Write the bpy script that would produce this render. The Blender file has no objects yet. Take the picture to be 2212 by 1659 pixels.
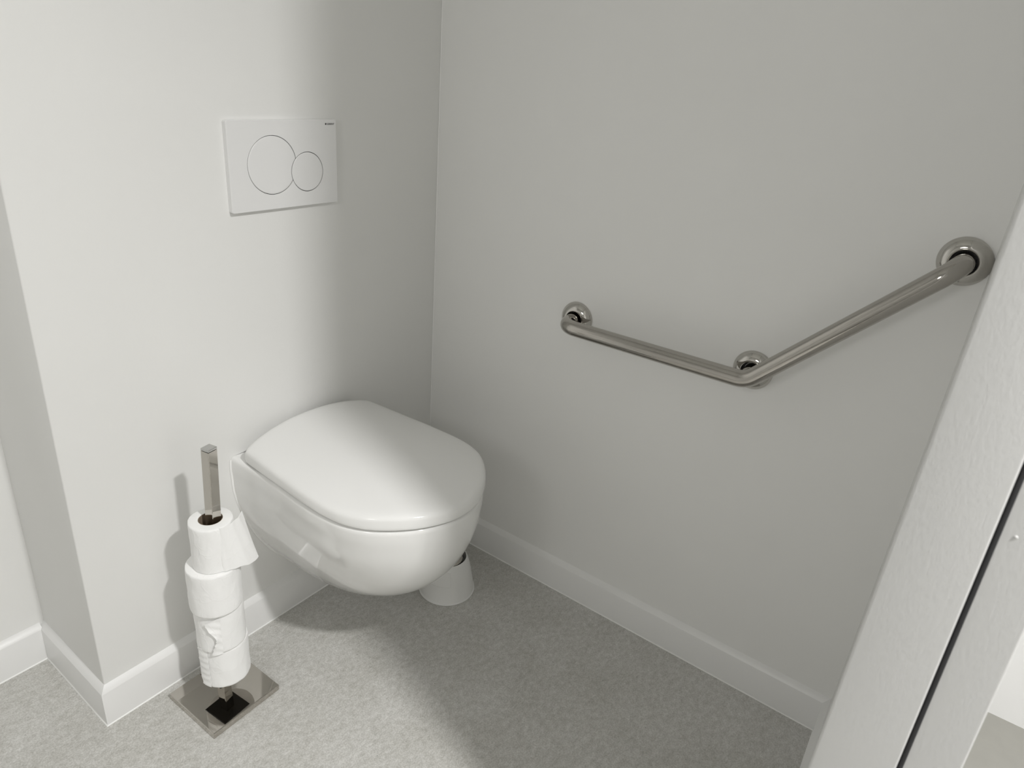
import bpy, bmesh, math, random
from mathutils import Vector, Matrix, noise

random.seed(7)
sc = bpy.context.scene
COL = sc.collection
PI = math.pi

# ------------------------------------------------------------------ camera
FPX, GX, GY, YAW, PITCH, ROLL = 1502.69, -6.04, -48.13, 0.957597, 0.392373, 0.074946
CAM = Vector((-1.302485, -1.171922, 1.240952))


def make_camera():
    cd = bpy.data.cameras.new('camera')
    cd.sensor_fit = 'HORIZONTAL'
    cd.sensor_width = 36.0
    cd.lens = FPX / 2212 * 36.0
    cd.shift_x = -GX / 2212
    cd.shift_y = GY / 2212
    cd.clip_start = 0.02
    f = Vector((math.sin(YAW) * math.cos(PITCH), math.cos(YAW) * math.cos(PITCH), -math.sin(PITCH)))
    r = Vector((math.cos(YAW), -math.sin(YAW), 0))
    u = r.cross(f)
    c, s = math.cos(ROLL), math.sin(ROLL)
    rr, uu = c * r + s * u, -s * r + c * u
    M = Matrix(((rr.x, uu.x, -f.x, CAM.x), (rr.y, uu.y, -f.y, CAM.y), (rr.z, uu.z, -f.z, CAM.z), (0, 0, 0, 1)))
    o = bpy.data.objects.new('camera', cd)
    o.matrix_world = M
    cd.dof.use_dof = True
    cd.dof.focus_distance = 1.45
    cd.dof.aperture_fstop = 8.0
    COL.objects.link(o)
    sc.camera = o


make_camera()

# ------------------------------------------------------------------ world, lights, exposure
w = bpy.data.worlds.new('world')
sc.world = w
w.use_nodes = True
w.node_tree.nodes['Background'].inputs[0].default_value = (1, 1, 1, 1)
w.node_tree.nodes['Background'].inputs[1].default_value = 0.0


def area(name, loc, size, power, col=(1, 1, 1), shape='DISK', target=None, spread=PI):
    ld = bpy.data.lights.new(name, 'AREA')
    ld.shape = shape
    ld.size = size
    ld.energy = power
    ld.color = col
    ld.spread = spread
    o = bpy.data.objects.new(name, ld)
    o.location = loc
    if target is not None:
        o.rotation_euler = (Vector(target) - Vector(loc)).to_track_quat('-Z', 'Y').to_euler()
    COL.objects.link(o)
    return o


XSIDE = -2.05
LAMP = (-0.90, -2.05, 2.385)
area('corridor_downlight', LAMP, 0.12, 45.0, (1.0, 0.99, 0.975), spread=math.radians(150))
area('side_fill', (XSIDE + 0.06, -0.80, 1.55), 0.40, 3.1, (1.0, 0.99, 0.975), target=(-0.2, -0.40, 1.35))  # added unseen fill from the left, lifts the shaded walls

sc.view_settings.view_transform = 'Standard'
sc.view_settings.look = 'None'
sc.view_settings.gamma = 1.0
sc.view_settings.use_curve_mapping = False
sc.view_settings.exposure = 0.0
sc.cycles.caustics_reflective = True
sc.cycles.max_bounces = 12
sc.cycles.diffuse_bounces = 8
sc.cycles.glossy_bounces = 8
sc.cycles.blur_glossy = 0.2


# ------------------------------------------------------------------ materials
def mat(name, col, rough=0.5, metal=0.0, spec=0.5, coat=0.0, bump=None, vary=None, stretch=None):
    """bump: list of (scale, strength, distance, detail); vary: (scale, amount)"""
    m = bpy.data.materials.new(name)
    m.use_nodes = True
    nt = m.node_tree
    b = nt.nodes['Principled BSDF']
    b.inputs['Base Color'].default_value = (*col, 1)
    b.inputs['Roughness'].default_value = rough
    b.inputs['Metallic'].default_value = metal
    b.inputs['Specular IOR Level'].default_value = spec
    b.inputs['Coat Weight'].default_value = coat
    b.inputs['Coat Roughness'].default_value = 0.03
    tc = nt.nodes.new('ShaderNodeTexCoord')
    if vary:
        n = nt.nodes.new('ShaderNodeTexNoise')
        n.inputs['Scale'].default_value = vary[0]
        n.inputs['Detail'].default_value = 5
        nt.links.new(tc.outputs['Object'], n.inputs['Vector'])
        r = nt.nodes.new('ShaderNodeMapRange')
        r.inputs['From Min'].default_value = 0.3
        r.inputs['From Max'].default_value = 0.7
        r.inputs['To Min'].default_value = 1 - vary[1]
        r.inputs['To Max'].default_value = 1 + vary[1]
        nt.links.new(n.outputs['Fac'], r.inputs['Value'])
        mx = nt.nodes.new('ShaderNodeVectorMath')
        mx.operation = 'SCALE'
        mx.inputs[0].default_value = col
        nt.links.new(r.outputs['Result'], mx.inputs['Scale'])
        nt.links.new(mx.outputs[0], b.inputs['Base Color'])
    prev = None
    for (s, st, d, det) in (bump or []):
        vec = tc.outputs['Object']
        if stretch:
            mp = nt.nodes.new('ShaderNodeMapping')
            mp.inputs['Scale'].default_value = stretch
            nt.links.new(vec, mp.inputs['Vector'])
            vec = mp.outputs['Vector']
        n = nt.nodes.new('ShaderNodeTexNoise')
        n.inputs['Scale'].default_value = s
        n.inputs['Detail'].default_value = det
        nt.links.new(vec, n.inputs['Vector'])
        bp = nt.nodes.new('ShaderNodeBump')
        bp.inputs['Strength'].default_value = st
        bp.inputs['Distance'].default_value = d
        nt.links.new(n.outputs['Fac'], bp.inputs['Height'])
        if prev:
            nt.links.new(prev.outputs['Normal'], bp.inputs['Normal'])
        prev = bp
    if prev:
        nt.links.new(prev.outputs['Normal'], b.inputs['Normal'])
    return m


WALLC = (0.80, 0.80, 0.788)
M_WALL = mat('wall_paint', WALLC, 0.55, spec=0.35, bump=[(220, 0.10, 0.001, 3), (18, 0.05, 0.003, 2)], vary=(3, 0.012))
M_CEIL = mat('ceiling_paint', (0.82, 0.82, 0.80), 0.8)
M_SKIRT = mat('skirting_paint', (0.80, 0.80, 0.795), 0.32, bump=[(120, 0.05, 0.001, 2)])
M_CAULK = mat('white_caulk', (0.86, 0.86, 0.85), 0.4)
M_FRAME = mat('door_frame_paint', (0.60, 0.60, 0.595), 0.35, spec=0.5, bump=[(330, 0.30, 0.0006, 3), (900, 0.22, 0.0003, 2)], stretch=(1, 1, 0.35))
M_SEAL = mat('black_rubber', (0.012, 0.012, 0.014), 0.6, bump=[(60, 0.2, 0.001, 2)])
M_CERAMIC = mat('white_ceramic', (0.83, 0.83, 0.82), 0.04, spec=0.5, coat=0.3)
M_LID = mat('lid_plastic', (0.82, 0.82, 0.81), 0.12, spec=0.5)
M_SEAT = mat('seat_plastic', (0.75, 0.75, 0.74), 0.2)
M_PLATE = mat('plate_plastic', (0.80, 0.80, 0.80), 0.22)
M_GAP_SHADE = mat('gap_shade', (0.015, 0.015, 0.015), 0.7)  # near-black colour standing in for shade inside narrow gaps
M_BLACK = mat('print_black', (0.01, 0.01, 0.01), 0.5)
M_CHROME = mat('polished_chrome', (0.53, 0.505, 0.465), 0.035, metal=1.0)
M_STEEL = mat('polished_steel', (0.45, 0.43, 0.40), 0.10, metal=1.0)
M_STEELP = mat('polished_steel_cover', (0.55, 0.535, 0.505), 0.05, metal=1.0)
M_CORE = mat('brown_cardboard', (0.22, 0.17, 0.125), 0.85, bump=[(300, 0.2, 0.0005, 2)])
M_BRUSHP = mat('brush_plastic', (0.79, 0.79, 0.78), 0.35, bump=[(400, 0.05, 0.0005, 2)])


def paper_mat():
    m = bpy.data.materials.new('embossed_tissue')
    m.use_nodes = True
    nt = m.node_tree
    b = nt.nodes['Principled BSDF']
    b.inputs['Base Color'].default_value = (0.92, 0.92, 0.915, 1)
    b.inputs['Roughness'].default_value = 0.9
    b.inputs['Specular IOR Level'].default_value = 0.15
    b.inputs['Subsurface Weight'].default_value = 0.05
    b.inputs['Subsurface Radius'].default_value = (0.004, 0.004, 0.004)
    tc = nt.nodes.new('ShaderNodeTexCoord')
    n0 = nt.nodes.new('ShaderNodeTexNoise')
    n0.inputs['Scale'].default_value = 22
    n0.inputs['Detail'].default_value = 1
    nt.links.new(tc.outputs['Object'], n0.inputs['Vector'])
    ad = nt.nodes.new('ShaderNodeVectorMath')
    ad.operation = 'MULTIPLY_ADD'
    ad.inputs[1].default_value = (0.07, 0.07, 0.07)
    nt.links.new(n0.outputs['Color'], ad.inputs[0])
    nt.links.new(tc.outputs['Object'], ad.inputs[2])
    v = nt.nodes.new('ShaderNodeTexVoronoi')           # quilted cell lines
    v.feature = 'DISTANCE_TO_EDGE'
    v.inputs['Scale'].default_value = 21
    nt.links.new(ad.outputs[0], v.inputs['Vector'])
    r = nt.nodes.new('ShaderNodeMapRange')
    r.interpolation_type = 'SMOOTHSTEP'
    r.inputs['From Max'].default_value = 0.05
    r.inputs['To Min'].default_value = 1
    r.inputs['To Max'].default_value = 0
    nt.links.new(v.outputs['Distance'], r.inputs['Value'])
    b1 = nt.nodes.new('ShaderNodeBump')
    b1.inputs['Strength'].default_value = 0.17
    b1.inputs['Distance'].default_value = 0.0010
    nt.links.new(r.outputs['Result'], b1.inputs['Height'])
    n2 = nt.nodes.new('ShaderNodeTexNoise')
    n2.inputs['Scale'].default_value = 90
    n2.inputs['Detail'].default_value = 4
    nt.links.new(tc.outputs['Object'], n2.inputs['Vector'])
    b2 = nt.nodes.new('ShaderNodeBump')
    b2.inputs['Strength'].default_value = 0.35
    b2.inputs['Distance'].default_value = 0.0012
    nt.links.new(n2.outputs['Fac'], b2.inputs['Height'])
    nt.links.new(b1.outputs['Normal'], b2.inputs['Normal'])
    nt.links.new(b2.outputs['Normal'], b.inputs['Normal'])
    return m


M_PAPER = paper_mat()


def floor_mat():
    m = bpy.data.materials.new('marbled_linoleum')
    m.use_nodes = True
    nt = m.node_tree
    b = nt.nodes['Principled BSDF']
    b.inputs['Roughness'].default_value = 0.42
    b.inputs['Specular IOR Level'].default_value = 0.4
    tc = nt.nodes.new('ShaderNodeTexCoord')

    def nz(scale, detail, rough=0.6, stretch=None):
        n = nt.nodes.new('ShaderNodeTexNoise')
        n.inputs['Scale'].default_value = scale
        n.inputs['Detail'].default_value = detail
        n.inputs['Roughness'].default_value = rough
        if stretch:
            mp = nt.nodes.new('ShaderNodeMapping')
            mp.inputs['Scale'].default_value = stretch
            mp.inputs['Rotation'].default_value = (0, 0, 0.3)
            nt.links.new(tc.outputs['Object'], mp.inputs['Vector'])
            nt.links.new(mp.outputs['Vector'], n.inputs['Vector'])
        else:
            nt.links.new(tc.outputs['Object'], n.inputs['Vector'])
        return n

    a = nz(6, 8, 0.7)
    c = nz(70, 8, 0.78, (1, 1.25, 1))
    d = nz(330, 3, 0.6)

    def mix(fac, A, Bc):
        x = nt.nodes.new('ShaderNodeMix')
        x.data_type = 'RGBA'
        if isinstance(fac, float):
            x.inputs['Factor'].default_value = fac
        else:
            nt.links.new(fac, x.inputs['Factor'])
        for k, val in ((6, A), (7, Bc)):
            if isinstance(val, tuple):
                x.inputs[k].default_value = (*val, 1)
            else:
                nt.links.new(val, x.inputs[k])
        return x.outputs[2]

    def rng(o, lo, hi):
        r = nt.nodes.new('ShaderNodeMapRange')
        r.inputs['From Min'].default_value = lo
        r.inputs['From Max'].default_value = hi
        nt.links.new(o, r.inputs['Value'])
        return r.outputs['Result']

    base = mix(rng(a.outputs['Fac'], 0.35, 0.65), FLOOR_A, FLOOR_B)
    l2 = mix(rng(c.outputs['Fac'], 0.33, 0.67), FLOOR_C, FLOOR_D)
    m1 = mix(0.52, base, l2)
    l3 = mix(rng(d.outputs['Fac'], 0.4, 0.6), FLOOR_C, FLOOR_D)
    m2 = mix(0.22, m1, l3)
    # sparse dark specks
    v = nt.nodes.new('ShaderNodeTexVoronoi')
    v.inputs['Scale'].default_value = 55
    nt.links.new(tc.outputs['Object'], v.inputs['Vector'])
    lt = nt.nodes.new('ShaderNodeMath')
    lt.operation = 'LESS_THAN'
    lt.inputs[1].default_value = 0.055
    nt.links.new(v.outputs['Distance'], lt.inputs[0])
    sp = nt.nodes.new('ShaderNodeSeparateColor')
    nt.links.new(v.outputs['Color'], sp.inputs[0])
    gt = nt.nodes.new('ShaderNodeMath')
    gt.operation = 'GREATER_THAN'
    gt.inputs[1].default_value = 0.8
    nt.links.new(sp.outputs[0], gt.inputs[0])
    ml = nt.nodes.new('ShaderNodeMath')
    ml.operation = 'MULTIPLY'
    nt.links.new(lt.outputs[0], ml.inputs[0])
    nt.links.new(gt.outputs[0], ml.inputs[1])
    m3 = mix(ml.outputs[0], m2, (0.16, 0.155, 0.14))
    nt.links.new(m3, b.inputs['Base Color'])
    bp = nt.nodes.new('ShaderNodeBump')
    bp.inputs['Strength'].default_value = 0.12
    bp.inputs['Distance'].default_value = 0.0008
    nt.links.new(d.outputs['Fac'], bp.inputs['Height'])
    nt.links.new(bp.outputs['Normal'], b.inputs['Normal'])
    return m


FLOOR_A, FLOOR_B = (0.43, 0.42, 0.38), (0.645, 0.64, 0.62)
FLOOR_C, FLOOR_D = (0.26, 0.252, 0.225), (0.755, 0.752, 0.735)
M_FLOOR = floor_mat()


# ------------------------------------------------------------------ mesh helpers
def link(name, me, m=None, parent=None):
    o = bpy.data.objects.new(name, me)
    COL.objects.link(o)
    if m is not None:
        for k in (m if isinstance(m, (list, tuple)) else [m]):
            me.materials.append(k)
    if parent is not None:
        o.parent = parent
    return o


def mesh(name, verts, faces, m=None, parent=None, smooth=False, angle=None, fix=True):
    me = bpy.data.meshes.new(name)
    me.from_pydata([tuple(v) for v in verts], [], faces)
    if fix:
        bm = bmesh.new()
        bm.from_mesh(me)
        bmesh.ops.recalc_face_normals(bm, faces=bm.faces)
        bm.to_mesh(me)
        bm.free()
    o = link(name, me, m, parent)
    if smooth:
        for p in me.polygons:
            p.use_smooth = True
        if angle:
            me.set_sharp_from_angle(angle=math.radians(angle))
    return o


def thing(name, label, cat, loc=(0, 0, 0), rotz=0.0, group=None):
    o = bpy.data.objects.new(name, None)
    o.empty_display_size = 0.05
    COL.objects.link(o)
    o.location = loc
    o.rotation_euler = (0, 0, rotz)
    o['label'] = label
    o['category'] = cat
    if group:
        o['group'] = group
    return o


def tag(o, label=None, cat=None, kind=None):
    if label:
        o['label'] = label
    if cat:
        o['category'] = cat
    if kind:
        o['kind'] = kind
    return o


def box(name, lo, hi, m, parent=None, bevel=0.0, seg=2):
    bm = bmesh.new()
    bmesh.ops.create_cube(bm, size=1)
    for v in bm.verts:
        v.co = Vector([lo[i] + (v.co[i] + 0.5) * (hi[i] - lo[i]) for i in range(3)])
    if bevel:
        bmesh.ops.bevel(bm, geom=list(bm.edges), offset=bevel, segments=seg, affect='EDGES', profile=0.5)
    me = bpy.data.meshes.new(name)
    bm.to_mesh(me)
    bm.free()
    o = link(name, me, m, parent)
    if bevel:
        for p in me.polygons:
            p.use_smooth = True
        me.set_sharp_from_angle(angle=math.radians(50))
    return o


def rings(rs, cap0=True, cap1=True, closed=True):
    """verts, faces from a list of equal-length vertex rings"""
    n = len(rs[0])
    V = [v for r in rs for v in r]
    Fc = []
    for i in range(len(rs) - 1):
        for j in range(n if closed else n - 1):
            k = (j + 1) % n
            Fc.append((i * n + j, i * n + k, (i + 1) * n + k, (i + 1) * n + j))
    if cap0:
        Fc.append(tuple(range(n))[::-1])
    if cap1:
        Fc.append(tuple((len(rs) - 1) * n + j for j in range(n)))
    return V, Fc


def lathe(name, prof, m, parent=None, n=64, center=(0, 0, 0), axis='z', cap0=True, cap1=True, angle=40):
    rs = []
    for (r, h) in prof:
        ring = []
        for j in range(n):
            t = 2 * PI * j / n
            a, b = r * math.cos(t), r * math.sin(t)
            if axis == 'z':
                p = (a, b, h)
            else:                       # profile grows towards -x
                p = (-h, a, b)
            ring.append(Vector(p) + Vector(center))
        rs.append(ring)
    V, Fc = rings(rs, cap0, cap1)
    return mesh(name, V, Fc, m, parent, True, angle)


def extrude_poly(name, path, prof, m, parent=None, smooth=False, angle=None):
    """prof (offset into the room, height) swept along the path [(x, y)], room on the left of the path; mitred"""
    n = len(path)
    rs = []
    for i in range(n):
        p = Vector(path[i])
        d0 = (p - Vector(path[i - 1])).normalized() if i > 0 else None
        d1 = (Vector(path[i + 1]) - p).normalized() if i < n - 1 else None
        n0 = Vector((-d0.y, d0.x)) if d0 else None
        n1 = Vector((-d1.y, d1.x)) if d1 else None
        if n0 is None:
            k = n1
        elif n1 is None:
            k = n0
        else:
            k = (n0 + n1) / (1 + n0.dot(n1))
        rs.append([Vector((p.x + k.x * o, p.y + k.y * o, h)) for (o, h) in prof])
    V, Fc = rings(rs, True, True)
    return mesh(name, V, Fc, m, parent, smooth, angle)


# ------------------------------------------------------------------ the room
W, D = 0.91988, 0.26422          # boxed-out wall width, and its depth in front of the wall on the left
ZC = 2.40
XL = -2.05                       # far left side of the washroom
YF0, YF1 = -1.134, -1.1565        # front wall: at the right wall, at the door frame
XJ = -0.680                      # face of the door jamb
YO = -1.258                      # corridor side of the front wall
XD = -1.56                       # other side of the door opening
XC0, XC1, YC = -2.6, 0.300, -3.1


def st(o, label=None, cat=None):
    return tag(o, label, cat, 'structure')


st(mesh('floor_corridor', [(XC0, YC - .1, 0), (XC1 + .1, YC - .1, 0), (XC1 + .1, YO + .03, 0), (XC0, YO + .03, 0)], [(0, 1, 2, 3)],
        mat('corridor_floor', (0.255, 0.25, 0.228), 0.5, bump=[(150, 0.1, 0.001, 2)], vary=(25, 0.03))), 'plain grey-beige floor of the corridor', 'floor')  # base colour also darkened to offset the over-bright light here
st(mesh('floor', [(XC0, YO + .03, 0), (XC1 + .1, YO + .03, 0), (XC1 + .1, D + .1, 0), (XC0, D + .1, 0)], [(0, 1, 2, 3)], M_FLOOR),
   'grey marbled linoleum floor with fine dark specks', 'floor')
st(box('ceiling', (XC0 - .1, YC - .1, ZC), (XC1 + .1, D + .1, ZC + .1), M_CEIL), 'white plastered ceiling above the washroom', 'ceiling')

# wall behind the toilet: boxed out in front of the left part of the back wall
st(box('wall_back', (-W, 0, 0), (0.1, D + .1, ZC), M_WALL, bevel=0.0025), 'off-white boxed-out wall carrying the toilet and flush plate', 'wall')
st(box('wall_left', (XL - .1, D, 0), (-W, D + .1, ZC), M_WALL), 'off-white wall set back beyond the outer corner on the left', 'wall')
st(box('wall_right', (0, YO + .03, 0), (0.1, 0, ZC), M_WALL), 'off-white wall carrying the angled grab bar', 'wall')
st(box('wall_side', (XL - .1, YF1 - .1, 0), (XL, D, ZC), M_WALL), 'off-white side wall of the washroom', 'wall')


def prism(name, pts, z0, z1, m, top=None):
    V = [(x, y, z0) for x, y in pts] + [(x, y, z1) for x, y in (top or pts)]
    n = len(pts)
    Fc = [tuple(range(n))[::-1], tuple(range(n, 2 * n))] + [(i, (i + 1) % n, n + (i + 1) % n, n + i) for i in range(n)]
    return mesh(name, V, Fc, m)


# front wall: right part, left part and the piece over the door in one mesh each
ZD = 2.06
st(prism('wall_front', [(0.0, YF0), (0.0, YO), (XJ + .018, YO), (XJ + .018, YF1)], 0, ZC, M_WALL,
         [(0.0, YF0 - .052), (0.0, YO), (XJ + .018, YO), (XJ + .018, YF1 - .022)]), 'off-white front wall beside the door frame', 'wall')
st(prism('wall_front_corridor', [(0.0, YO + .03), (0.0, YO), (XC1, YO), (XC1, YO + .03)], 0, ZC, M_WALL))
st(prism('wall_front_left', [(XD, YO), (XD, YF1), (XL - .1, YF1), (XL - .1, YO)], 0, ZC, M_WALL))
st(prism('wall_front_top', [(XJ + .018, YO), (XJ + .018, YF1), (XD, YF1), (XD, YO)], ZD, ZC, M_WALL))
st(box('wall_corridor_right', (XC1, YC, 0), (XC1 + .1, YO + .03, ZC), mat('corridor_paint', (0.76, 0.76, 0.76), 0.6)),
   'bright white corridor wall beyond the door frame', 'wall')
st(box('wall_corridor_back', (XC0, YC - .1, 0), (XC1 + .1, YC, ZC), M_WALL))
st(box('wall_corridor_left', (XC0 - .1, YC, 0), (XC0, YO, ZC), M_WALL))

# skirting: chamfered top, thin white bead of sealant at the floor
SK = [(-0.004, 0), (0.012, 0), (0.012, 0.0790), (0.0115, 0.0802), (0.0010, 0.0898), (0, 0.0905), (-0.004, 0.0908)]
BEAD = [(0.010, 0), (0.0138, 0), (0.0136, 0.0006), (0.0130, 0.0014), (0.012, 0.0024), (0.010, 0.0024)]


def skirt(name, path, label):
    o = st(extrude_poly(name, path, SK, M_SKIRT, None, True, 25), label, 'skirting board')
    extrude_poly('sealant_bead', path, BEAD, M_CAULK, o, True, 60)
    return o


skirt('baseboard_right', [(0, 0), (0, YF0), (XJ - .0010, YF1 - .0002)][::-1], 'white skirting board along the grab bar wall')
skirt('baseboard_back', [(-.0001, 0), (-W, 0), (-W, D), (-W - .001, D)][:3], 'white skirting board under the toilet wrapping the outer corner')
skirt('baseboard_left', [(-W - .009, D), (XL, D)], 'white skirting board on the set-back wall')

# sealant in the inner corner of the two walls
mesh('trim_1', [(-.0022, -.0004, .09), (-.0004, -.0022, .09), (0, 0, .09), (-.0022, -.0004, ZC), (-.0004, -.0022, ZC), (0, 0, ZC)],
     [(0, 1, 4, 3), (0, 3, 5, 2), (1, 2, 5, 4), (0, 2, 1), (3, 4, 5)], M_CAULK)
st(bpy.data.objects['trim_1'], 'thin white sealant line in the room corner', 'trim')

# ------------------------------------------------------------------ door frame
door = thing('door_1', 'pale grey painted door frame with black rubber seal in the rebate', 'door frame', (XJ, -1.2, 0))
door['kind'] = 'structure'


def jamb_ring(z):
    """cross-section of the right jamb at height z (relative to the jamb origin): stop, rebate, outer band"""
    t = (z - 0.58) / (1.17 - 0.58)
    t = max(-0.15, min(2.2, t))
    yl = -1.1535 + t * (-1.1665 + 1.1535)        # inner arris: the frame stands slightly out of plumb
    yk = -1.2228 + t * (-1.2272 + 1.2228) * 0.9   # end of the stop
    yo = -1.2690
    P = []

    def arc(cx, cy, r, a0, a1, n=5):
        for i in range(n + 1):
            a = math.radians(a0 + (a1 - a0) * i / n)
            P.append((cx + r * math.cos(a), cy + r * math.sin(a)))
    r1, r2 = 0.0028, 0.0022
    P.append((0.020, yl))
    arc(r1, yl - r1, r1, 90, 180)
    arc(r2, yk + r2, r2, 180, 270)
    P.append((0.0085, yk))
    P.append((0.0085, yk - 0.0035))
    P.append((0.0042, yk - 0.0035))
    arc(0.0032 + 0.0022, yo + 0.0022, 0.0022, 180, 270)
    P.append((0.020, yo))
    return [Vector((x, y + 1.2, z)) for x, y in P]


zs = [0.0] + [0.1 + i * 0.1 for i in range(20)]
V, Fc = rings([jamb_ring(z) for z in zs])
mesh('jamb', V, Fc, M_FRAME, door, True, 35)


def seal_ring(z):
    t = max(-0.15, min(2.2, (z - 0.58) / 0.59))
    yk = -1.2228 + t * (-1.2272 + 1.2228) * 0.9
    P = [(0.0088, yk - 0.0002), (0.0030, yk - 0.0004), (0.0018, yk - 0.0022), (0.0028, yk - 0.0042), (0.0046, yk - 0.0052), (0.0046, yk - 0.0036), (0.0088, yk - 0.0033)]
    return [Vector((x, y + 1.2, z)) for x, y in P]


V, Fc = rings([seal_ring(z) for z in zs])
tag(mesh('rubber_seal', V, Fc, M_SEAL, door, True, 60), 'black rubber door seal')
# a painted-over screw head in the outer band
lathe('screw_head', [(0.0017, 0), (0.0016, 0.0003), (0.0010, 0.0007), (0.0003, 0.0008)], M_FRAME, door, 16, (0.0040, -1.2395 + 1.2, 0.926), 'x')
# far jamb and head, out of frame but shaping the light
box('jamb', (XD - XJ, -1.269 + 1.2, 0), (XD - XJ + .02, -1.158 + 1.2, ZD), M_FRAME, door, 0.002)
box('head', (XD - XJ, -1.269 + 1.2, ZD - .02), (0.0, -1.158 + 1.2, ZD), M_FRAME, door, 0.002)

# ------------------------------------------------------------------ toilet
TX = -0.437
toilet = thing('wall_hung_toilet', 'white wall-hung toilet with closed lid, below the flush plate', 'toilet', (TX, 0, 0))

HALF = [(-0.0150, 0.012), (-0.0163, 0.050), (-0.0205, 0.095), (-0.0265, 0.132), (-0.0325, 0.154), (-0.0370, 0.1635), (-0.0490, 0.1695), (-0.110, 0.1745), (-0.174, 0.179), (-0.235, 0.1835), (-0.285, 0.1850), (-0.318, 0.1835),
        (-0.348, 0.1790), (-0.380, 0.1675), (-0.407, 0.1510), (-0.436, 0.1250), (-0.460, 0.0960), (-0.478, 0.0640), (-0.489, 0.0330), (-0.4925, 0.0)]


def catmull(P, k=6):
    out = []
    n = len(P)
    for i in range(n - 1):
        p0, p1, p2, p3 = P[max(i - 1, 0)], P[i], P[i + 1], P[min(i + 2, n - 1)]
        for j in range(k):
            t = j / k
            out.append(tuple(0.5 * ((2 * b) + (-a + c) * t + (2 * a - 5 * b + 4 * c - d) * t * t + (-a + 3 * b - 3 * c + d) * t ** 3)
                             for a, b, c, d in zip(p0, p1, p2, p3)))
    out.append(tuple(P[-1]))
    return out


def full(half):
    """closed outline (x, y) from half widths, left side rear -> tip -> right side rear"""
    ext = half + [(half[-2][0], -half[-2][1])]
    c = catmull(ext, 6)[:-6]
    L = [(-h, y) for y, h in c]
    if abs(L[-1][0]) > 1e-6:
        L.append((0.0, half[-1][0]))
    R = [(-x, y) for x, y in L[:-1]][::-1]
    return L + R


LID = full(HALF)
NL = len(LID)


def lid_ring(inset, z, crown=0.0):
    """outline pulled in by inset metres along its normals"""
    out = []
    for i in range(NL):
        a, b = Vector(LID[i - 1]), Vector(LID[(i + 1) % NL])
        if i == 0:
            a = Vector((LID[0][0] + .02, LID[0][1]))
        if i == NL - 1:
            b = Vector((LID[-1][0] - .02, LID[-1][1]))
        d = (b - a).normalized()
        nrm = Vector((-d.y, d.x))
        p = Vector(LID[i]) + nrm * inset
        out.append(Vector((p.x, p.y, z)))
    return out


def make_lid():
    zb = 0.4715
    cx, cy = 0.0, -0.25

    def top(x, y):
        u = min(1.0, abs(x) / 0.186)
        v = max(0.0, (-y - 0.20) / 0.30)
        return 0.4930 + 0.0265 * (1 - u ** 2.2) * (1 - min(1.0, v) ** 2.2)

    def scaled(f, drop):
        out = []
        for x, y in LID:
            xx, yy = cx + (x - cx) * f, cy + (y - cy) * f
            out.append(Vector((xx, yy, top(xx, yy) - drop)))
        return out
    rs = [lid_ring(0.010, zb + .003), lid_ring(0.0022, zb), lid_ring(0.0007, zb + .0006), lid_ring(0.0, zb + .0022), lid_ring(0.0004, zb + .007)]
    for f, d in ((0.9955, .0088), (0.990, .0058), (0.982, .0036), (0.970, .0020), (0.954, .0010), (0.93, .0004), (0.90, .0001), (0.84, 0), (0.74, 0), (0.6, 0), (0.44, 0), (0.28, 0), (0.12, 0), (0.03, 0)):
        rs.append(scaled(f, d))
    V, Fc = rings(rs)
    mesh('lid', V, Fc, M_LID, toilet, True, 60)


make_lid()
# the seat, all but hidden under the wrap-over lid
def seat_ring(f, z):
    return [Vector((x * f, -0.25 + (y + 0.25) * f, z)) for x, y in LID]


rs = [seat_ring(0.895, 0.4678), seat_ring(0.905, 0.4684), seat_ring(0.905, 0.4715), seat_ring(0.89, 0.4728), seat_ring(0.68, 0.4728), seat_ring(0.67, 0.4678)]
V, Fc = rings(rs, False, False)
n = NL
Fc += [((len(rs) - 1) * n + j, (len(rs) - 1) * n + (j + 1) % n, (j + 1) % n, j) for j in range(n)]
mesh('seat', V, Fc, M_SEAT, toilet, True, 40)

# ceramic pan: level, half width, tip
LEV = [(0.4615, 0.1840, 0.4890), (0.4420, 0.1852, 0.4895), (0.4200, 0.1835, 0.4880), (0.3900, 0.1820, 0.4830), (0.3600, 0.1760, 0.4740), (0.3300, 0.1675, 0.4600),
       (0.3000, 0.1570, 0.4420), (0.2700, 0.1440, 0.4180), (0.2400, 0.1290, 0.3870), (0.2100, 0.1110, 0.3470), (0.1850, 0.0940, 0.3050), (0.1650, 0.0770, 0.2620),
       (0.1500, 0.0600, 0.2180), (0.1400, 0.0420, 0.1700), (0.1350, 0.0250, 0.1200)]


def pan_outline(hw, tip, z, inset=0.0):
    t = max(0.0, min(1.0, (0.464 - z) / 0.33))
    half = []
    for (y, h) in HALF[7:]:
        u = (-y - 0.110) / (0.4925 - 0.110)
        g = h / 0.185
        g = (1 - t) * g + t * math.sqrt(max(0.0, 1 - u ** 2.3)) * 0.97       # rounder towards the foot
        yy = -(0.110 * tip / 0.4925 + u * (tip - 0.110 * tip / 0.4925))
        half.append((yy, max(0.0, g * hw)))
    g0 = half[0][1]
    back = [(0.0, g0 * 1.005), (half[0][0] * 0.33, g0 * 1.005), (half[0][0] * 0.66, g0 * 1.003)]
    o = full(back + half)
    if inset:
        k = 1 - inset / hw
        o = [(x * k, y + inset * (1 if y < -tip * .5 else 0) if False else y * (1 - inset / tip)) for x, y in o]
    return [Vector((x, min(y, -0.0002), z)) for x, y in o]


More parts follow.
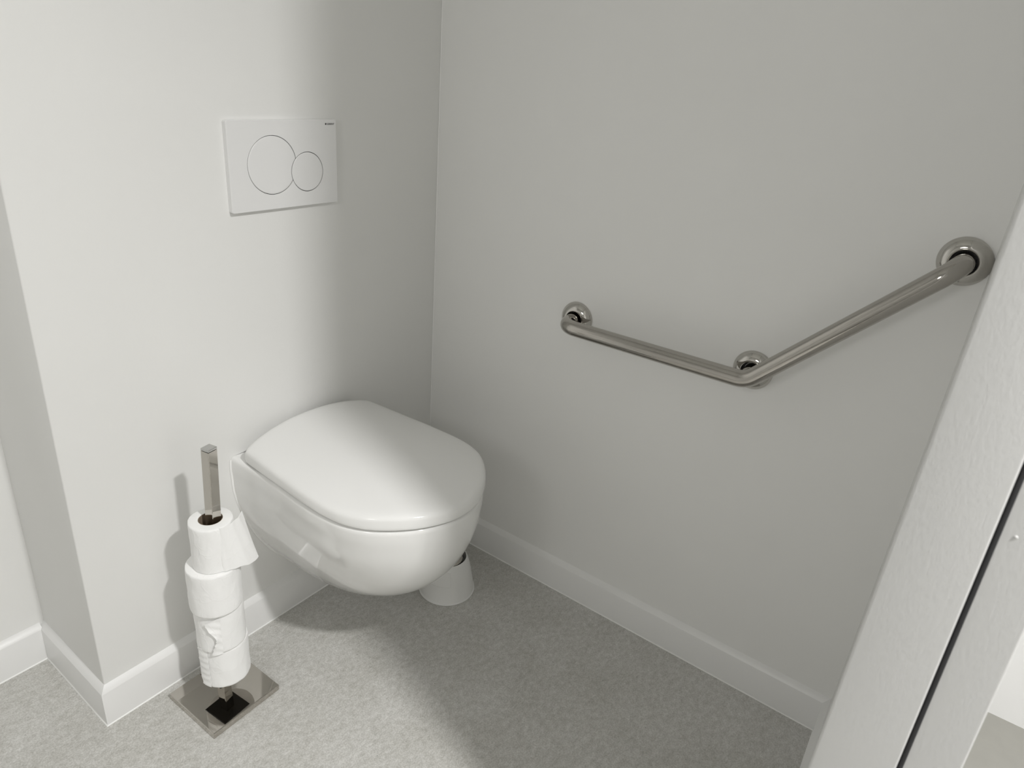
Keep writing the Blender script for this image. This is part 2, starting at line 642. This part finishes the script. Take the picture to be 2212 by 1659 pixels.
prof = catmull([(z, h, t) for z, h, t in LEV], 3)
rs = [pan_outline(0.150, 0.456, 0.4666), pan_outline(0.1745, 0.4790, 0.4674), pan_outline(0.1785, 0.4830, 0.4670), pan_outline(0.1815, 0.4862, 0.4655)] + [pan_outline(h, t, z) for z, h, t in prof]
V, Fc = rings(rs)
mesh('ceramic_pan', V, Fc, M_CERAMIC, toilet, True, 70)
# white sealant around the pan at the wall
o0 = [pan_outline(h + .0035, t, z) for z, h, t in prof]
edge_in = [pan_outline(h - .002, t, z)[0] for z, h, t in prof]
side = [Vector((r[0].x, -.0006, r[0].z)) for r in o0]
outl = side + [Vector((-p.x, p.y, p.z)) for p in side[::-1]]
inn = [Vector((p.x, -.004, p.z)) for p in edge_in]
inn = inn + [Vector((-p.x, p.y, p.z)) for p in inn[::-1]]
top_o = Vector((0, -.0006, .4690)), Vector((0, -.004, .4665))
V = outl + inn
k = len(outl)
Fc = [(i, i + 1, k + i + 1, k + i) for i in range(k - 1)] + [(k - 1, 0, k, 2 * k - 1)]
mesh('wall_sealant', V, Fc, M_CAULK, toilet, True, 50)

# ------------------------------------------------------------------ flush plate
PX, PZ = -0.567961, 0.966964
plate = thing('flush_plate', 'white dual-flush plate with two round buttons on the wall above the toilet', 'flush plate', (PX, 0, PZ))


def rrect(x0, z0, x1, z1, r, y, n=5):
    out = []
    for cx, cz, a0 in ((x1 - r, z1 - r, 0), (x0 + r, z1 - r, 90), (x0 + r, z0 + r, 180), (x1 - r, z0 + r, 270)):
        for i in range(n + 1):
            a = math.radians(a0 + 90 * i / n)
            out.append(Vector((cx + r * math.cos(a), y, cz + r * math.sin(a))))
    return out


BC, BR = (0.0915, 0.0825), 0.0535       # large button
SC_, SR = (0.1715, 0.0660), 0.0373      # small button
GAPW = 0.0010


def circ(c, r, n=96):
    return [(c[0] + r * math.cos(2 * PI * i / n), c[1] + r * math.sin(2 * PI * i / n)) for i in range(n)]


def union_outline(off):
    """outline of the two discs together, grown by off"""
    def inside(p, c, r):
        return (p[0] - c[0]) ** 2 + (p[1] - c[1]) ** 2 < r * r - 1e-10
    d = math.hypot(SC_[0] - BC[0], SC_[1] - BC[1])
    r1, r2 = BR + off, SR + off
    a = (r1 * r1 - r2 * r2 + d * d) / (2 * d)
    h = math.sqrt(r1 * r1 - a * a)
    ux, uz = (SC_[0] - BC[0]) / d, (SC_[1] - BC[1]) / d
    P1 = (BC[0] + a * ux - h * uz, BC[1] + a * uz + h * ux)
    P2 = (BC[0] + a * ux + h * uz, BC[1] + a * uz - h * ux)
    a1 = math.atan2(P1[1] - BC[1], P1[0] - BC[0])
    a2 = math.atan2(P2[1] - BC[1], P2[0] - BC[0])
    out = []
    while a2 < a1:
        a2 += 2 * PI
    for i in range(91):
        t = a1 + (a2 - a1) * i / 90
        out.append((BC[0] + r1 * math.cos(t), BC[1] + r1 * math.sin(t)))
    b2 = math.atan2(P2[1] - SC_[1], P2[0] - SC_[0])
    b1 = math.atan2(P1[1] - SC_[1], P1[0] - SC_[0])
    while b1 < b2:
        b1 += 2 * PI
    for i in range(1, 90):
        t = b2 + (b1 - b2) * i / 90
        out.append((SC_[0] + r2 * math.cos(t), SC_[1] + r2 * math.sin(t)))
    return out


def panel_with_hole(name, outer_rings, hole, y, depth, m, parent):
    """solid rounded panel whose front face has a recessed hole"""
    bm = bmesh.new()
    n = len(outer_rings[0])
    rv = [[bm.verts.new(p) for p in r] for r in outer_rings]
    for i in range(len(rv) - 1):
        for j in range(n):
            k = (j + 1) % n
            bm.faces.new((rv[i][j], rv[i][k], rv[i + 1][k], rv[i + 1][j]))
    hv = [bm.verts.new((x, y, z)) for x, z in hole]
    hd = [bm.verts.new((x, y + depth, z)) for x, z in hole]
    nh = len(hole)
    for j in range(nh):
        k = (j + 1) % nh
        bm.faces.new((hv[j], hv[k], hd[k], hd[j]))
    e = [bm.edges.get((rv[-1][j], rv[-1][(j + 1) % n])) for j in range(n)] + [bm.edges.get((hv[j], hv[(j + 1) % nh])) for j in range(nh)]
    bmesh.ops.triangle_fill(bm, edges=e, use_beauty=True)
    bm.faces.new(hd)
    bm.faces.new(rv[0])
    bmesh.ops.recalc_face_normals(bm, faces=bm.faces)
    me = bpy.data.meshes.new(name)
    bm.to_mesh(me)
    bm.free()
    o = link(name, me, m, parent)
    return o


YP = -0.012
outer = [rrect(0.0004, 0.0004, 0.2456, 0.1636, 0.004, -0.0003), rrect(0.0, 0.0, 0.246, 0.164, 0.004, YP + .0030), rrect(0.0, 0.0, 0.246, 0.164, 0.004, YP + .0012), rrect(0.0008, 0.0008, 0.2452, 0.1632, 0.0035, YP)]
pan = panel_with_hole('cover_panel', outer, union_outline(GAPW), YP, 0.006, M_PLATE, plate)
# black fill that paints the shade in the gap round the buttons
V = [(x, YP + 0.0013, z) for x, z in union_outline(GAPW - .0001)]
mesh('button_gap_shade', V + [(x, YP + 0.0059, z) for x, z in union_outline(GAPW - .0001)],
     [tuple(range(len(V))), tuple(range(len(V), 2 * len(V)))[::-1]] + [(i, (i + 1) % len(V), len(V) + (i + 1) % len(V), len(V) + i) for i in range(len(V))], M_GAP_SHADE, plate)


def button(name, outline, label):
    """outline -> raised disc with a rolled rim"""
    cx = sum(p[0] for p in outline) / len(outline)
    cz = sum(p[1] for p in outline) / len(outline)

    def sc_(k, y):
        return [Vector((cx + (x - cx) * k, y, cz + (z - cz) * k)) for x, z in outline]
    V, Fc = rings([sc_(1.0, YP + .0012), sc_(1.0, YP + .0006), sc_(0.994, YP - .0001), sc_(0.984, YP - .0004), sc_(0.93, YP - .0004)])
    tag(mesh(name, V, Fc, M_PLATE, plate, True, 50), label)


# large button with the bite of the small one
big = []
rs_ = SR + GAPW
for i in range(240):
    t = 2 * PI * i / 240
    x, z = BC[0] + BR * math.cos(t), BC[1] + BR * math.sin(t)
    dx, dz = x - SC_[0], z - SC_[1]
    q = math.hypot(dx, dz)
    if q < rs_:
        # slide the point along the ray from the big centre until it clears the small disc
        ux, uz = math.cos(t), math.sin(t)
        bx, bz = BC[0] - SC_[0], BC[1] - SC_[1]
        B_ = bx * ux + bz * uz
        C_ = bx * bx + bz * bz - rs_ * rs_
        s = -B_ - math.sqrt(max(0, B_ * B_ - C_))
        x, z = BC[0] + ux * s, BC[1] + uz * s
    big.append((x, z))
button('large_button', big, 'large round flush button')
button('small_button', circ(SC_, SR - .0001, 140), 'small round flush button')


def text_mesh(name, s, size, loc, m, parent):
    cu = bpy.data.curves.new(name, 'FONT')
    cu.body = s
    cu.size = size
    cu.extrude = 0.00008
    cu.offset = 0.00010
    cu.space_character = 1.12
    tmp = bpy.data.objects.new('tmp', cu)
    COL.objects.link(tmp)
    me = bpy.data.meshes.new_from_object(tmp.evaluated_get(bpy.context.evaluated_depsgraph_get()))
    bpy.data.objects.remove(tmp)
    me.transform(Matrix.Rotation(PI / 2, 4, 'X'))
    me.transform(Matrix.Translation(Vector(loc)))
    o = link(name, me, m, parent)
    return o


# maker's mark: small square and lettering, one printed part
tm = text_mesh('printed_mark', 'GEBERIT', 0.0043, (0.2225, YP - .0001, 0.1538), M_BLACK, plate)
bm = bmesh.new()
bm.from_mesh(tm.data)
xs = [v.co.x for v in bm.verts]
k = 0.0183 / (max(xs) - min(xs))
x0 = min(xs)
for v in bm.verts:
    v.co.x = 0.2228 + (v.co.x - x0) * k
for (a, b) in (((0.2182, 0.1538), (0.2214, 0.1570)),):
    vs = [bm.verts.new(q) for q in ((a[0], YP - .0002, a[1]), (b[0], YP - .0002, a[1]), (b[0], YP - .0002, b[1]), (a[0], YP - .0002, b[1]))]
    bm.faces.new(vs)
bm.to_mesh(tm.data)
bm.free()
tag(tm, "black printed maker's mark in the corner")

# ------------------------------------------------------------------ grab bar
bar = thing('grab_bar', 'angled stainless steel grab bar with three round wall covers', 'grab bar', (0, -0.838, 0.742))


def sweep(name, P, r, m, parent, n=28, cap=True):
    rs = []
    up = Vector((0, 0, 1))
    prev_n = None
    for i, p in enumerate(P):
        p = Vector(p)
        d = (Vector(P[min(i + 1, len(P) - 1)]) - Vector(P[max(i - 1, 0)])).normalized()
        if prev_n is None:
            a = up if abs(d.dot(up)) < .9 else Vector((0, 1, 0))
            nrm = (a - d * a.dot(d)).normalized()
        else:
            nrm = (prev_n - d * prev_n.dot(d)).normalized()
        prev_n = nrm
        bn = d.cross(nrm)
        rs.append([p + nrm * r * math.cos(2 * PI * j / n) + bn * r * math.sin(2 * PI * j / n) for j in range(n)])
    V, Fc = rings(rs, cap, cap)
    return mesh(name, V, Fc, m, parent, True, 60)


def fillet(P, R, n=10):
    """polyline with rounded corners"""
    out = [Vector(P[0])]
    for i in range(1, len(P) - 1):
        p, a, b = Vector(P[i]), Vector(P[i - 1]), Vector(P[i + 1])
        u, v = (a - p).normalized(), (b - p).normalized()
        ang = u.angle(v)
        t = R[i - 1] / math.tan(ang / 2)
        s, e = p + u * t, p + v * t
        c = p + (u + v).normalized() * (R[i - 1] / math.sin(ang / 2))
        for k in range(n + 1):
            f = k / n
            q = (s - c).lerp(e - c, f)
            # slerp-ish on the circle
            out.append(c + q.normalized() * R[i - 1])
    out.append(Vector(P[-1]))
    return out


RB = 0.0165
XB = -0.065
f1, f2, f3 = Vector((0, -.434, .742)), Vector((0, -.836, .742)), Vector((0, -1.118, 1.017))
cor = Vector((XB, -.8435, .742))
base = Vector((0, -0.838, 0.742))
path = [f1 + Vector((-.004, 0, 0)), f1 + Vector((XB, 0, 0)), cor, f3 + Vector((XB, 0, 0)), f3 + Vector((-.004, 0, 0))]
path = [p - base for p in path]
fl = fillet(path, [0.034, 0.045, 0.034], 12)
dense = []
for a, b in zip(fl[:-1], fl[1:]):
    m_ = max(1, int((b - a).length / 0.02))
    dense += [a.lerp(b, i / m_) for i in range(m_)]
dense.append(fl[-1])
sweep('rail', dense, RB, M_STEEL, bar)
sweep('support_stub', [f2 - base + Vector((-.004, 0, 0)), f2 - base + Vector((-.030, -.001, 0)), f2 - base + Vector((-.060, -.003, 0))], RB * 0.92, M_STEEL, bar)
# covers: domed discs with an open neck round the tube
COVER = [(0.0375, 0.0002), (0.0388, 0.0012), (0.0390, 0.0040), (0.0382, 0.0062), (0.0350, 0.0105), (0.0315, 0.0140), (0.0280, 0.0163), (0.0240, 0.0176), (0.0212, 0.0180),
         (0.0203, 0.0176), (0.0200, 0.0160), (0.0200, 0.0030)]
for f in (f1, f2, f3):
    c = lathe('wall_cover', COVER, M_STEELP, bar, 72, f - base, 'x', False, False, 45)
    lathe('cover_gap_shade', [(0.0199, 0.0030), (0.0166, 0.0034), (0.0166, 0.0040), (0.0199, 0.0040)], M_GAP_SHADE, c, 40, f - base, 'x', False, False)  # black ring painting the shade between cover and tube

# ------------------------------------------------------------------ spare roll stand
SX, SY = -0.743, -0.1165
stand = thing('toilet_roll_stand', 'polished chrome square-based stand holding spare toilet rolls beside the toilet', 'roll holder', (SX, SY, 0), math.radians(1.5))
HB = 0.0765
bm = bmesh.new()
R_ = [[(-HB, -HB, 0), (HB, -HB, 0), (HB, HB, 0), (-HB, HB, 0)]]
bz = 0.0145
V = []
for (hh, zz) in ((HB - .0006, 0.0004), (HB, 0.0012), (HB, bz - .0012), (HB - .0012, bz)):
    V.append([Vector((sx * hh, sy * hh, zz)) for sx, sy in ((-1, -1), (1, -1), (1, 1), (-1, 1))])
vv, ff = rings(V)
mesh('base_plate', vv, ff, M_CHROME, stand)


def lean(z):
    """centre of the slightly leaning post, in stand coordinates"""
    t = (z - 0.012) / 0.585
    return Vector((0.010 * t - .0005, -0.023 * t, z))


def post_ring(z, h, tw=math.radians(9)):
    c = lean(z)
    out = []
    bev = 0.0008
    for sx, sy in ((-1, -1), (1, -1), (1, 1), (-1, 1)):
        for (ax, ay) in (((h - bev) * sx, h * sy), (h * sx, (h - bev) * sy)) if sx * sy < 0 else ((h * sx, (h - bev) * sy), ((h - bev) * sx, h * sy)):
            out.append(c + Vector((ax * math.cos(tw) - ay * math.sin(tw), ax * math.sin(tw) + ay * math.cos(tw), 0)))
    # order around
    out.sort(key=lambda p: math.atan2(p.y - c.y, p.x - c.x))
    return out


HP = 0.0098
V, Fc = rings([post_ring(z, HP) for z in (bz, 0.15, 0.3, 0.45, 0.5915)])
mesh('post', V, Fc, M_CHROME, stand)
V, Fc = rings([post_ring(z, h) for z, h in ((0.5925, HP - .0006), (0.5928, HP), (0.5962, HP), (0.5968, HP - .0008))])
tag(mesh('post_cap', V, Fc, mat('satin_chrome', (0.55, 0.55, 0.54), 0.3, metal=1.0), stand), 'satin square cap')
c = lean(0.064)
t9 = math.radians(4)
hs = 0.031
V = []
for (hh, zz) in ((hs - .001, 0.0625), (hs, 0.0632), (hs, 0.0648), (hs - .001, 0.0655)):
    ring = []
    for (a, b) in ((-1, -1), (1, -1), (1, 1), (-1, 1)):
        ring.append(Vector((c.x + hh * (a * math.cos(t9) - b * math.sin(t9)), c.y + hh * (a * math.sin(t9) + b * math.cos(t9)), zz)))
    V.append(ring)
vv, ff = rings(V)
tag(mesh('support_plate', vv, ff, mat('dark_plastic', (0.02, 0.019, 0.017), 0.25), stand), 'dark square plate under the lowest roll')

# ------------------------------------------------------------------ toilet rolls
RS = math.radians(1.5)


def world_lean(z):
    c = lean(z)
    return Vector((SX + c.x * math.cos(RS) - c.y * math.sin(RS), SY + c.x * math.sin(RS) + c.y * math.cos(RS), 0))


def make_roll(label, z0, z1, R, dx, dy, seed, rot, tilt=(0.0, 0.0), seam=None):
    cw = world_lean((z0 + z1) / 2)
    H = z1 - z0
    o = thing('toilet_roll', label, 'toilet roll', (cw.x + dx, cw.y + dy, z0), rot, 'spare toilet rolls on the chrome stand')
    o.rotation_euler = (tilt[0], tilt[1], rot)
    n = 96
    rin = 0.0215

    def ring(r, z, amp):
        out = []
        for j in range(n):
            t = 2 * PI * j / n
            q = Vector((math.cos(t) * 2.2, math.sin(t) * 2.2, z * 26 + seed * 7.3))
            rr = r + amp * noise.noise(q) + amp * 0.6 * noise.noise(q * 3.1)
            out.append(Vector((rr * math.cos(t), rr * math.sin(t), z + (0.0008 * noise.noise(q * 1.3) if 0.001 < z < H - .001 else 0))))
        return out
    am = 0.0011
    rs = [ring(rin, 0.0003, 0), ring(R - .0018, 0.0003, am * .4), ring(R - .0005, 0.0010, am * .8)]
    m_ = 14
    for i in range(m_ + 1):
        rs.append(ring(R, 0.004 + (H - .008) * i / m_, am))
    rs += [ring(R - .0005, H - .0009, am * .8), ring(R - .0018, H - .0002, am * .3), ring(rin, H - .0002, 0)]
    V, Fc = rings(rs, False, False)
    k = len(rs) - 1
    Fc += [(k * n + j, k * n + (j + 1) % n, (j + 1) % n, j) for j in range(n)]
    mesh('paper', V, Fc, M_PAPER, o, True, 60)
    V, Fc = rings([[Vector((r * math.cos(2 * PI * j / 48), r * math.sin(2 * PI * j / 48), z)) for j in range(48)] for r, z in
                   ((rin - .0002, .0005), (rin - .0002, H - .0005), (rin - .0012, H - .0005), (rin - .0012, .0005), (rin - .0002, .0005))], False, False)
    tag(mesh('cardboard_core', V, Fc, M_CORE, o, True, 40), 'brown cardboard core')
    return o, R, H


def sheet(o, fn, na, nz, th=0.0005, label=None, name='loose_sheet'):
    """thin tissue from fn(u, v) -> (angle deg, radius, z)"""
    F, Bk = [], []
    for i in range(na + 1):
        for j in range(nz + 1):
            a, r, z = fn(i / na, j / nz)
            a = math.radians(a)
            F.append(Vector((r * math.cos(a), r * math.sin(a), z)))
            Bk.append(Vector(((r - th) * math.cos(a), (r - th) * math.sin(a), z)))
    w_ = nz + 1
    Nn = len(F)
    Fc = []
    for i in range(na):
        for j in range(nz):
            q = (i * w_ + j, (i + 1) * w_ + j, (i + 1) * w_ + j + 1, i * w_ + j + 1)
            Fc.append(q)
            Fc.append(tuple(Nn + k for k in q[::-1]))
    rim = [i * w_ for i in range(na + 1)] + [na * w_ + j for j in range(1, nz + 1)] + [i * w_ + nz for i in range(na - 1, -1, -1)] + [j for j in range(nz - 1, 0, -1)]
    for a, b in zip(rim, rim[1:] + rim[:1]):
        Fc.append((a, b, Nn + b, Nn + a))
    s = mesh(name, F + Bk, Fc, M_PAPER, o, True, 60)
    if label:
        s['label'] = label
    return s


CAMDIR = math.degrees(math.atan2(CAM.y - SY, CAM.x - SX))        # about -118 deg: the side facing the viewer

ROLLS = [
    ('lowest toilet roll, resting just above the chrome base, with a pasted torn edge', 0.0660, 0.1590, 0.0470, 0.005, 0.0, 1),
    ('second toilet roll from the bottom, with a torn flap hanging at its front', 0.1595, 0.2530, 0.0460, 0.000, 0.0, 2),
    ('third toilet roll from the bottom, shifted left under the top roll', 0.2535, 0.3490, 0.0485, -0.006, 0.0, 3),
    ('topmost, thinnest toilet roll with a loose outer sheet flaring out', 0.3495, 0.4470, 0.0390, -0.004, 0.0, 4),
]
made = []
for lab, z0, z1, R, dx, dy, sd in ROLLS:
    made.append(make_roll(lab, z0, z1, R, dx, dy, sd, 0.0))

# top roll: outer sheet come loose, flaring towards the bottom on the right
o, R, H = made[3]


def f_top(u, v):
    a = CAMDIR + 16 + u * 74
    flare = (max(0.0, u - 0.05) ** 1.35)
    r = R - 0.0010 + 0.0026 * min(1.0, u / 0.08) + flare * (0.015 + 0.024 * (1 - v) ** 1.0) + 0.0006 * math.sin(u * 21 + v * 5)
    hang = max(0.0, min(1.0, (r - 0.0505) / 0.022))
    hang = hang * hang * (3 - 2 * hang)
    z = 0.0012 - (0.011 * hang) * (1 - v) + v * (H - 0.0015) + 0.004 * u * v
    return a, r, z


sheet(o, f_top, 44, 18, label='loose outer sheet')

# second roll: torn flap and glued ply edge
o, R, H = made[1]
rnd = random.Random(3)
jag = [rnd.uniform(-1, 1) for _ in range(40)]


def f_flap(u, v):
    k = jag[int(v * 26)]
    pts_ = ((0.0, -26), (0.35, -14), (0.5, -12), (0.75, -29), (0.88, -35), (1.0, -9))
    for (v0, l0), (v1, l1) in zip(pts_[:-1], pts_[1:]):
        if v <= v1:
            break
    left = CAMDIR + l0 + (l1 - l0) * (v - v0) / (v1 - v0) + k * 1.6
    right = CAMDIR - 1
    a = left + (right - left) * u
    r = R + 0.0011 + (1 - u) ** 1.6 * (0.0065 * math.sin(PI * (0.15 + 0.75 * v))) + 0.0007 * math.sin(v * 30 + u * 4)
    return a, r, -0.001 + v * (H + .001 - 0.006)


sheet(o, f_flap, 14, 26, label='torn flap of paper')

# lowest roll: pasted torn edge at the left
o, R, H = made[0]


def f_edge(u, v):
    k = jag[(int(v * 26) * 7) % 40]
    left = CAMDIR - 66 + k * 4.0
    right = CAMDIR - 40
    a = left + (right - left) * u
    r = R + 0.0012 + 0.0030 * (1 - u) * (0.4 + 0.6 * v ** 3) + 0.0006 * math.sin(v * 40)
    return a, r, 0.001 + v * (H + .004)


sheet(o, f_edge, 10, 26, label='pasted torn edge of paper')

# ------------------------------------------------------------------ toilet brush and holder
BX, BY = -0.191, -0.245
holder = thing('toilet_brush_holder', 'white conical toilet brush holder on the floor behind the toilet', 'brush holder', (BX, BY, 0))
OUT = [(0.0685, 0.0), (0.0715, 0.0006), (0.0720, 0.0022), (0.0708, 0.0034), (0.0690, 0.0042), (0.0676, 0.018), (0.0650, 0.035), (0.0614, 0.055), (0.0570, 0.075), (0.0525, 0.090), (0.0490, 0.0985), (0.0482, 0.1010),
       (0.0472, 0.1016), (0.0463, 0.1006), (0.0490, 0.090), (0.0530, 0.070), (0.0590, 0.035), (0.0610, 0.006)]
lathe('cup', OUT, M_BRUSHP, holder, 80, (0, 0, 0), 'z', False, True, 50)


def cup_r(z):
    pr = OUT[5:12]
    for (r0, z0), (r1, z1) in zip(pr[:-1], pr[1:]):
        if z0 <= z <= z1:
            return r0 + (r1 - r0) * (z - z0) / (z1 - z0)
    return pr[0][0] if z < pr[0][1] else pr[-1][0]


# embossed rectangle on the front of the cup
loop = []
A0, A1, Z0, Z1 = -205, -130, 0.050, 0.086
for i in range(17):
    loop.append((A0 + (A1 - A0) * i / 16, Z0))
for i in range(1, 9):
    loop.append((A1, Z0 + (Z1 - Z0) * i / 8))
for i in range(1, 17):
    loop.append((A1 + (A0 - A1) * i / 16, Z1))
for i in range(1, 8):
    loop.append((A0, Z1 + (Z0 - Z1) * i / 8))
pts = [Vector(((cup_r(z)) * math.cos(math.radians(a)), (cup_r(z)) * math.sin(math.radians(a)), z)) for a, z in loop]
rs = []
mN = len(pts)
for i, p in enumerate(pts):
    d = (pts[(i + 1) % mN] - pts[i - 1]).normalized()
    outw = Vector((p.x, p.y, 0.02)).normalized()
    sd = d.cross(outw).normalized()
    rs.append([p + outw * .0009 * math.sin(q) + sd * .0011 * math.cos(q) for q in [2 * PI * k / 8 for k in range(8)]])
V, Fc = rings(rs + [rs[0]], False, False)
mesh('embossed_rectangle', V, Fc, M_BRUSHP, holder, True, 80)

brush = thing('toilet_brush', 'toilet brush standing inside the white holder behind the toilet', 'brush', (BX, BY, 0.008))
lathe('splash_collar', [(0.012, 0.078), (0.034, 0.080), (0.0375, 0.083), (0.0375, 0.086), (0.030, 0.0885), (0.012, 0.0895)], M_CHROME, brush, 40)
lathe('handle', [(0.0085, 0.070), (0.0085, 0.10), (0.0078, 0.22), (0.0085, 0.325), (0.0090, 0.340), (0.0060, 0.347), (0.001, 0.349)], M_CHROME, brush, 28)
# bristle head: many short bristles set round a core, one part
bm = bmesh.new()
rb = random.Random(5)
for k in range(420):
    a = rb.uniform(0, 2 * PI)
    z = rb.uniform(0.004, 0.066)
    L = 0.028 * math.sqrt(max(0.05, 1 - ((z - .035) / .036) ** 2))
    d = Vector((math.cos(a), math.sin(a), 0))
    sd = Vector((-d.y, d.x, 0)) * .0005
    p0, p1 = d * .005 + Vector((0, 0, z)), d * (.005 + L) + Vector((0, 0, z + rb.uniform(-.003, .003)))
    upv = Vector((0, 0, .0005))
    q = [bm.verts.new(x) for x in (p0 - sd, p0 + sd, p0 + upv, p1 - sd, p1 + sd, p1 + upv)]
    for f in ((0, 1, 4, 3), (1, 2, 5, 4), (2, 0, 3, 5), (3, 4, 5)):
        bm.faces.new([q[i] for i in f])
me = bpy.data.meshes.new('bristles')
bm.to_mesh(me)
bm.free()
bo = link('bristles', me, M_SEAT, brush)
lathe('bristle_core', [(0.005, 0.002), (0.0062, 0.004), (0.0062, 0.072), (0.0085, 0.074)], M_SEAT, brush, 16)
